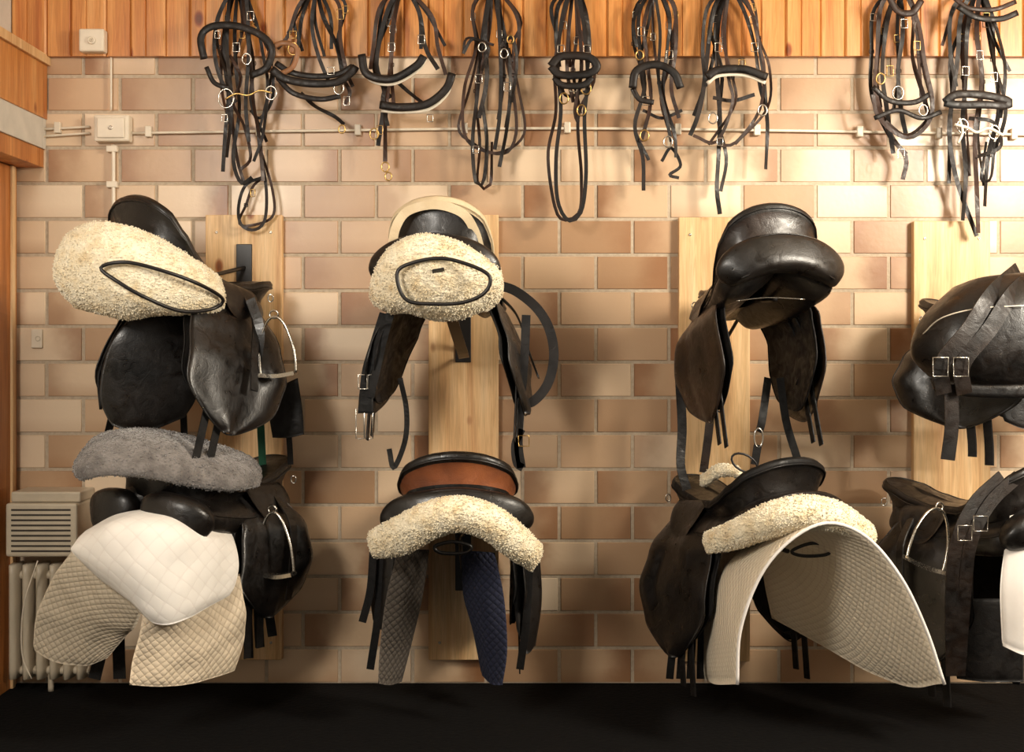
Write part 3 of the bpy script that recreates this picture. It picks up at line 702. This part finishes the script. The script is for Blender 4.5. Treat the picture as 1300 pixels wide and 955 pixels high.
bridle(305,[
 ([(300,-18),(290,20),(284,70),(290,120),(286,170),(283,218)],6,K),
 ([(302,-18),(298,40),(300,90),(304,140),(296,200),(306,232),(320,225)],6,K),
 ([(306,-18),(312,30),(318,80),(322,130),(330,180),(334,230)],6,B),
 ([(308,-18),(326,30),(334,70),(340,110),(334,170),(322,205)],5,K),
 ([(296,-18),(278,20),(272,60),(280,100),(300,130)],6,K),
 ([(259,75),(255,48),(268,34),(300,33),(330,44),(345,62),(338,86),(318,96)],11,G,'pad',.15),
 ([(262,85),(272,105),(290,112)],7,G,'pad',.14),
 ([(334,225),(312,235),(303,262),(306,285),(322,292),(336,280),(338,240),(330,190),(326,150)],5,K),
 ([(318,140),(330,150),(345,128),(347,96)],5,K),
 ([(292,70),(306,100),(296,130),(310,160),(318,200),(306,215)],5,B),
 ([(292,-18),(288,60),(294,130),(288,200)],6,G),
 ([(312,-18),(316,60),(312,130),(316,180)],6,G)],
 rings=[(287,125,14,M_steel),(344,118,10,M_steel),(313,75,8,M_steel)],buckles=[(300,60,9,12,M_steel),(318,20,9,12,M_steel),(285,150,8,10,M_steel),(276,44,7,10,M_steel)],
 bit=[([(286,126),(300,119),(315,121),(330,115),(345,118)],3.2,M_brass)])
bridle(400,[
 ([(398,-18),(378,10),(366,45),(352,62)],6,B),
 ([(400,-18),(384,20),(378,60),(366,95)],6,K),
 ([(402,-18),(410,20),(428,60),(436,100)],7,K),
 ([(404,-18),(430,5),(432,50),(440,90),(448,110)],6,B),
 ([(402,-18),(396,30),(404,70),(420,110)],6,K),
 ([(343,92),(342,68),(356,55),(376,60),(372,84),(352,96)],8,M_tan,'pad',.14),
 ([(345,88),(362,100),(395,106),(428,104),(446,92),(452,84)],12,G,'pad',.15),
 ([(350,80),(370,92),(400,97),(430,94),(448,84)],9,G,'pad',.13),
 ([(352,98),(372,118),(405,126),(432,122)],8,G,'pad',.14),
 ([(382,118),(400,135),(425,148),(437,158)],6,K),
 ([(436,100),(444,118),(438,132)],6,B)],
 rings=[(430,112,9,M_steel),(372,62,9,M_brass),(434,164,6,M_brass)],buckles=[(432,18,9,14,M_brass),(440,128,8,12,M_brass),(420,90,9,10,M_steel),(372,44,9,10,M_brass)])
bridle(510,[
 ([(508,-18),(490,20),(478,80),(488,120),(480,185)],7,K),
 ([(508,-18),(482,10),(474,60),(470,88)],6,B),
 ([(510,-18),(500,30),(496,80),(490,140),(489,205)],7,B),
 ([(514,-18),(532,15),(540,60),(556,88)],7,K),
 ([(512,-18),(548,20),(556,60),(566,95)],6,B),
 ([(460,75),(470,101),(500,106),(530,89),(540,75)],6,M_white,'pad',.155),
 ([(459,69),(466,94),(498,100),(528,84),(538,71)],12,G,'pad',.165),
 ([(484,140),(510,142),(545,138),(568,118),(572,98)],6,M_white,'pad',.155),
 ([(482,133),(508,136),(542,132),(566,113),(574,93)],12,G,'pad',.165),
 ([(500,100),(520,118),(542,135)],6,K),
 ([(490,108),(486,130),(492,160)],7,K)],
 rings=[(475,170,8,M_brass),(489,212,7,M_brass),(493,224,6,M_brass)],buckles=[(482,165,8,12,M_brass),(535,50,9,12,M_steel),(497,60,9,12,M_steel),(546,150,8,10,M_steel)])
bridle(625,[
 ([(620,-18),(600,10),(604,60),(590,110),(588,160),(600,185),(640,195),(655,170),(652,120),(640,60),(632,-18)],5,B),
 ([(622,-18),(612,50),(606,120),(600,180),(604,232),(614,230),(618,180),(612,130)],6,K),
 ([(626,-18),(640,40),(648,100),(644,160),(634,212)],6,K),
 ([(624,-18),(616,40),(618,100),(608,150)],7,K),
 ([(630,-18),(634,40),(636,100),(634,150),(628,190)],6,K),
 ([(588,68),(600,50),(620,60),(612,90)],5,K),
 ([(634,60),(650,48),(656,80),(650,130)],5,K),
 ([(628,-18),(656,20),(658,60),(650,90)],6,B)],
 rings=[(612,60,7,M_steel),(640,68,7,M_steel),(648,50,6,M_brass)],buckles=[(608,100,9,12,M_steel),(644,110,9,12,M_steel),(604,190,8,10,M_steel)])
bridle(728,[
 ([(726,-18),(714,20),(708,80),(712,140),(706,200),(708,255),(722,280),(738,268),(744,220),(742,150),(746,100),(742,40),(732,-18)],6,K,'rect',.13),
 ([(726,-18),(708,10),(706,50),(710,85)],7,K),
 ([(730,-18),(742,10),(748,50),(746,85)],7,K),
 ([(728,-18),(722,40),(720,90),(728,130)],6,B),
 ([(730,-18),(736,40),(738,90),(730,140),(734,155)],6,B),
 ([(699,84),(712,72),(745,72),(758,84),(745,94),(712,95),(699,84)],12,G,'pad',.16),
 ([(704,98),(714,108),(740,108),(752,98)],10,G,'pad',.15),
 ([(712,108),(720,122),(745,116)],5,K)],
 rings=[(716,125,8,M_brass),(744,112,9,M_brass),(738,140,8,M_brass)],buckles=[(712,62,9,10,M_steel),(745,62,9,10,M_steel),(728,112,9,9,M_steel)])
bridle(832,[
 ([(830,-18),(812,15),(812,60),(818,110),(806,160),(816,200),(817,242)],6,K),
 ([(832,-18),(818,30),(822,80),(826,130),(814,180)],6,B),
 ([(834,-18),(850,20),(846,70),(842,120),(856,170),(858,200)],6,K),
 ([(836,-18),(856,10),(858,60),(852,110),(862,150)],6,B),
 ([(830,-18),(838,40),(836,100),(846,150),(852,180)],5,K),
 ([(803,112),(808,90),(832,82),(855,92),(864,112)],12,G,'pad',.16),
 ([(803,112),(812,126),(830,130)],8,G,'pad',.15),
 ([(816,140),(840,150),(866,140)],5,K),
 ([(840,205),(852,188),(864,210),(850,222),(862,226)],5,K),
 ([(808,60),(804,30),(812,5)],6,K)],
 rings=[(818,172,8,M_brass),(812,70,7,M_brass),(848,180,8,M_steel)],buckles=[(820,128,9,12,M_steel),(850,70,9,12,M_brass),(814,40,9,12,M_brass)])
bridle(925,[
 ([(922,-18),(905,15),(898,70),(892,120),(885,150),(876,172)],7,K),
 ([(924,-18),(912,30),(910,90),(914,150),(912,200),(910,240),(914,272)],7,K),
 ([(928,-18),(945,15),(958,60),(965,110),(974,150),(972,215)],6,K),
 ([(930,-18),(950,5),(962,50),(970,90),(964,140),(935,180),(915,185)],5,B),
 ([(926,-18),(920,40),(925,100),(930,130),(910,180),(880,172)],5,B),
 ([(924,-18),(898,10),(892,60),(896,110)],6,K),
 ([(898,106),(912,96),(945,95),(972,105)],6,M_white,'pad',.155),
 ([(897,98),(912,89),(945,88),(974,98)],12,G,'pad',.165),
 ([(905,124),(930,128),(958,120)],6,K)],
 rings=[(905,150,8,M_steel),(968,140,8,M_steel)],buckles=[(912,60,9,12,M_steel),(958,60,9,12,M_steel),(914,180,8,10,M_brass),(942,80,9,9,M_brass)])
bridle(1145,[
 ([(1138,-18),(1118,10),(1114,70),(1112,120),(1130,170),(1150,200),(1146,228)],7,B),
 ([(1140,-18),(1126,30),(1120,90),(1126,140),(1134,195)],7,K),
 ([(1144,-18),(1160,15),(1158,70),(1172,120),(1180,150)],7,B),
 ([(1142,-18),(1146,40),(1140,90),(1144,140),(1150,170)],7,K),
 ([(1145,-18),(1166,30),(1174,80),(1184,130),(1176,160),(1150,175),(1116,150),(1108,120)],6,B,'rect',.14),
 ([(1110,150),(1140,140),(1170,150),(1195,142)],7,G,'pad',.15),
 ([(1108,110),(1130,128),(1160,130),(1180,120)],8,G,'pad',.15),
 ([(1128,-5),(1140,14),(1158,16),(1170,0)],10,B,'pad',.15)],
 rings=[(1140,118,10,M_steel),(1172,140,8,M_steel),(1118,100,8,M_brass)],buckles=[(1130,90,9,14,M_brass),(1148,30,9,12,M_brass),(1144,195,9,12,M_brass),(1164,58,9,12,M_brass)])
bridle(1240,[
 ([(1238,-18),(1220,20),(1216,70),(1210,120),(1205,170),(1215,230),(1240,300)],7,K),
 ([(1240,-18),(1228,40),(1226,100),(1222,160),(1226,220),(1222,280)],7,K),
 ([(1242,-18),(1258,20),(1262,80),(1268,140),(1254,200),(1250,262)],7,K),
 ([(1244,-18),(1240,40),(1246,100),(1238,170),(1240,240),(1242,296)],7,B),
 ([(1240,-18),(1210,10),(1206,60),(1214,110)],6,K),
 ([(1246,-18),(1266,40),(1276,90),(1270,150)],6,K),
 ([(1199,130),(1215,120),(1250,121),(1280,128),(1278,134),(1250,133),(1215,133),(1199,130)],12,G,'pad',.17),
 ([(1216,8),(1240,22),(1270,24),(1292,16)],9,G,'pad',.16),
 ([(1212,-2),(1230,10),(1262,12),(1290,2)],7,B,'pad',.15),
 ([(1262,180),(1258,225),(1246,228),(1252,180)],5,K),
 ([(1230,150),(1262,156),(1270,186),(1238,200)],6,K)],
 rings=[(1222,160,10,M_steel),(1262,168,10,M_steel)],buckles=[(1252,22,9,12,M_brass),(1244,70,9,12,M_brass),(1226,90,9,12,M_steel),(1262,98,9,12,M_steel)],
 bit=[([(1212,158),(1228,162),(1240,168),(1255,163),(1274,172)],5,M_white),([(1218,150),(1222,168),(1216,182)],4.5,M_white)])
# ---------------------------------------------------------------- lights
def area(name,loc,tgt,size,sy,power,colr):
    l=bpy.data.lights.new(name,'AREA'); l.shape='RECTANGLE'; l.size=size; l.size_y=sy; l.energy=power; l.color=colr
    o=bpy.data.objects.new(name,l); o.location=loc
    o.rotation_euler=(Vector(tgt)-Vector(loc)).to_track_quat('-Z','Y').to_euler(); col.objects.link(o); return o
area('window_light_right',(2.5,-2.0,2.15),(0.6,0,1.3),.8,.8,160,(1.0,.90,.75))
area('window_light_left',(-1.6,-3.4,2.2),(0.0,0,1.2),.7,.7,82,(1.0,.93,.83))
def spot(name,loc,tgt,power,ang,size):
    l=bpy.data.lights.new(name,'SPOT'); l.energy=power; l.spot_size=math.radians(ang); l.spot_blend=.8; l.shadow_soft_size=size; l.color=(1,.94,.83)
    o=bpy.data.objects.new(name,l); o.location=loc
    o.rotation_euler=(Vector(tgt)-Vector(loc)).to_track_quat('-Z','Y').to_euler(); col.objects.link(o)
spot('sunbeam_a',(2.3,-2.6,2.3),P(1010,225,0),180,13,.05)
spot('sunbeam_b',(2.4,-2.4,2.3),P(1250,220,0),110,16,.05)
spot('sunbeam_c',(2.4,-2.4,1.6),P(1110,540,0),90,18,.06)
spot('sunbeam_d',(2.3,-2.6,2.3),P(830,210,0),90,12,.05)
w=bpy.data.worlds.new('World'); sc.world=w; w.use_nodes=True
w.node_tree.nodes['Background'].inputs[0].default_value=(1.0,.91,.80,1); w.node_tree.nodes['Background'].inputs[1].default_value=0.45
# camera
cd=bpy.data.cameras.new('camera'); cam=bpy.data.objects.new('camera',cd); col.objects.link(cam)
cam.location=(0,-D,H); cam.rotation_euler=(math.radians(90),0,0)
cd.sensor_width=36; cd.lens=36*F/1300; cd.shift_y=-45.5/1300; cd.clip_end=50
sc.camera=cam
sc.view_settings.view_transform='Standard'
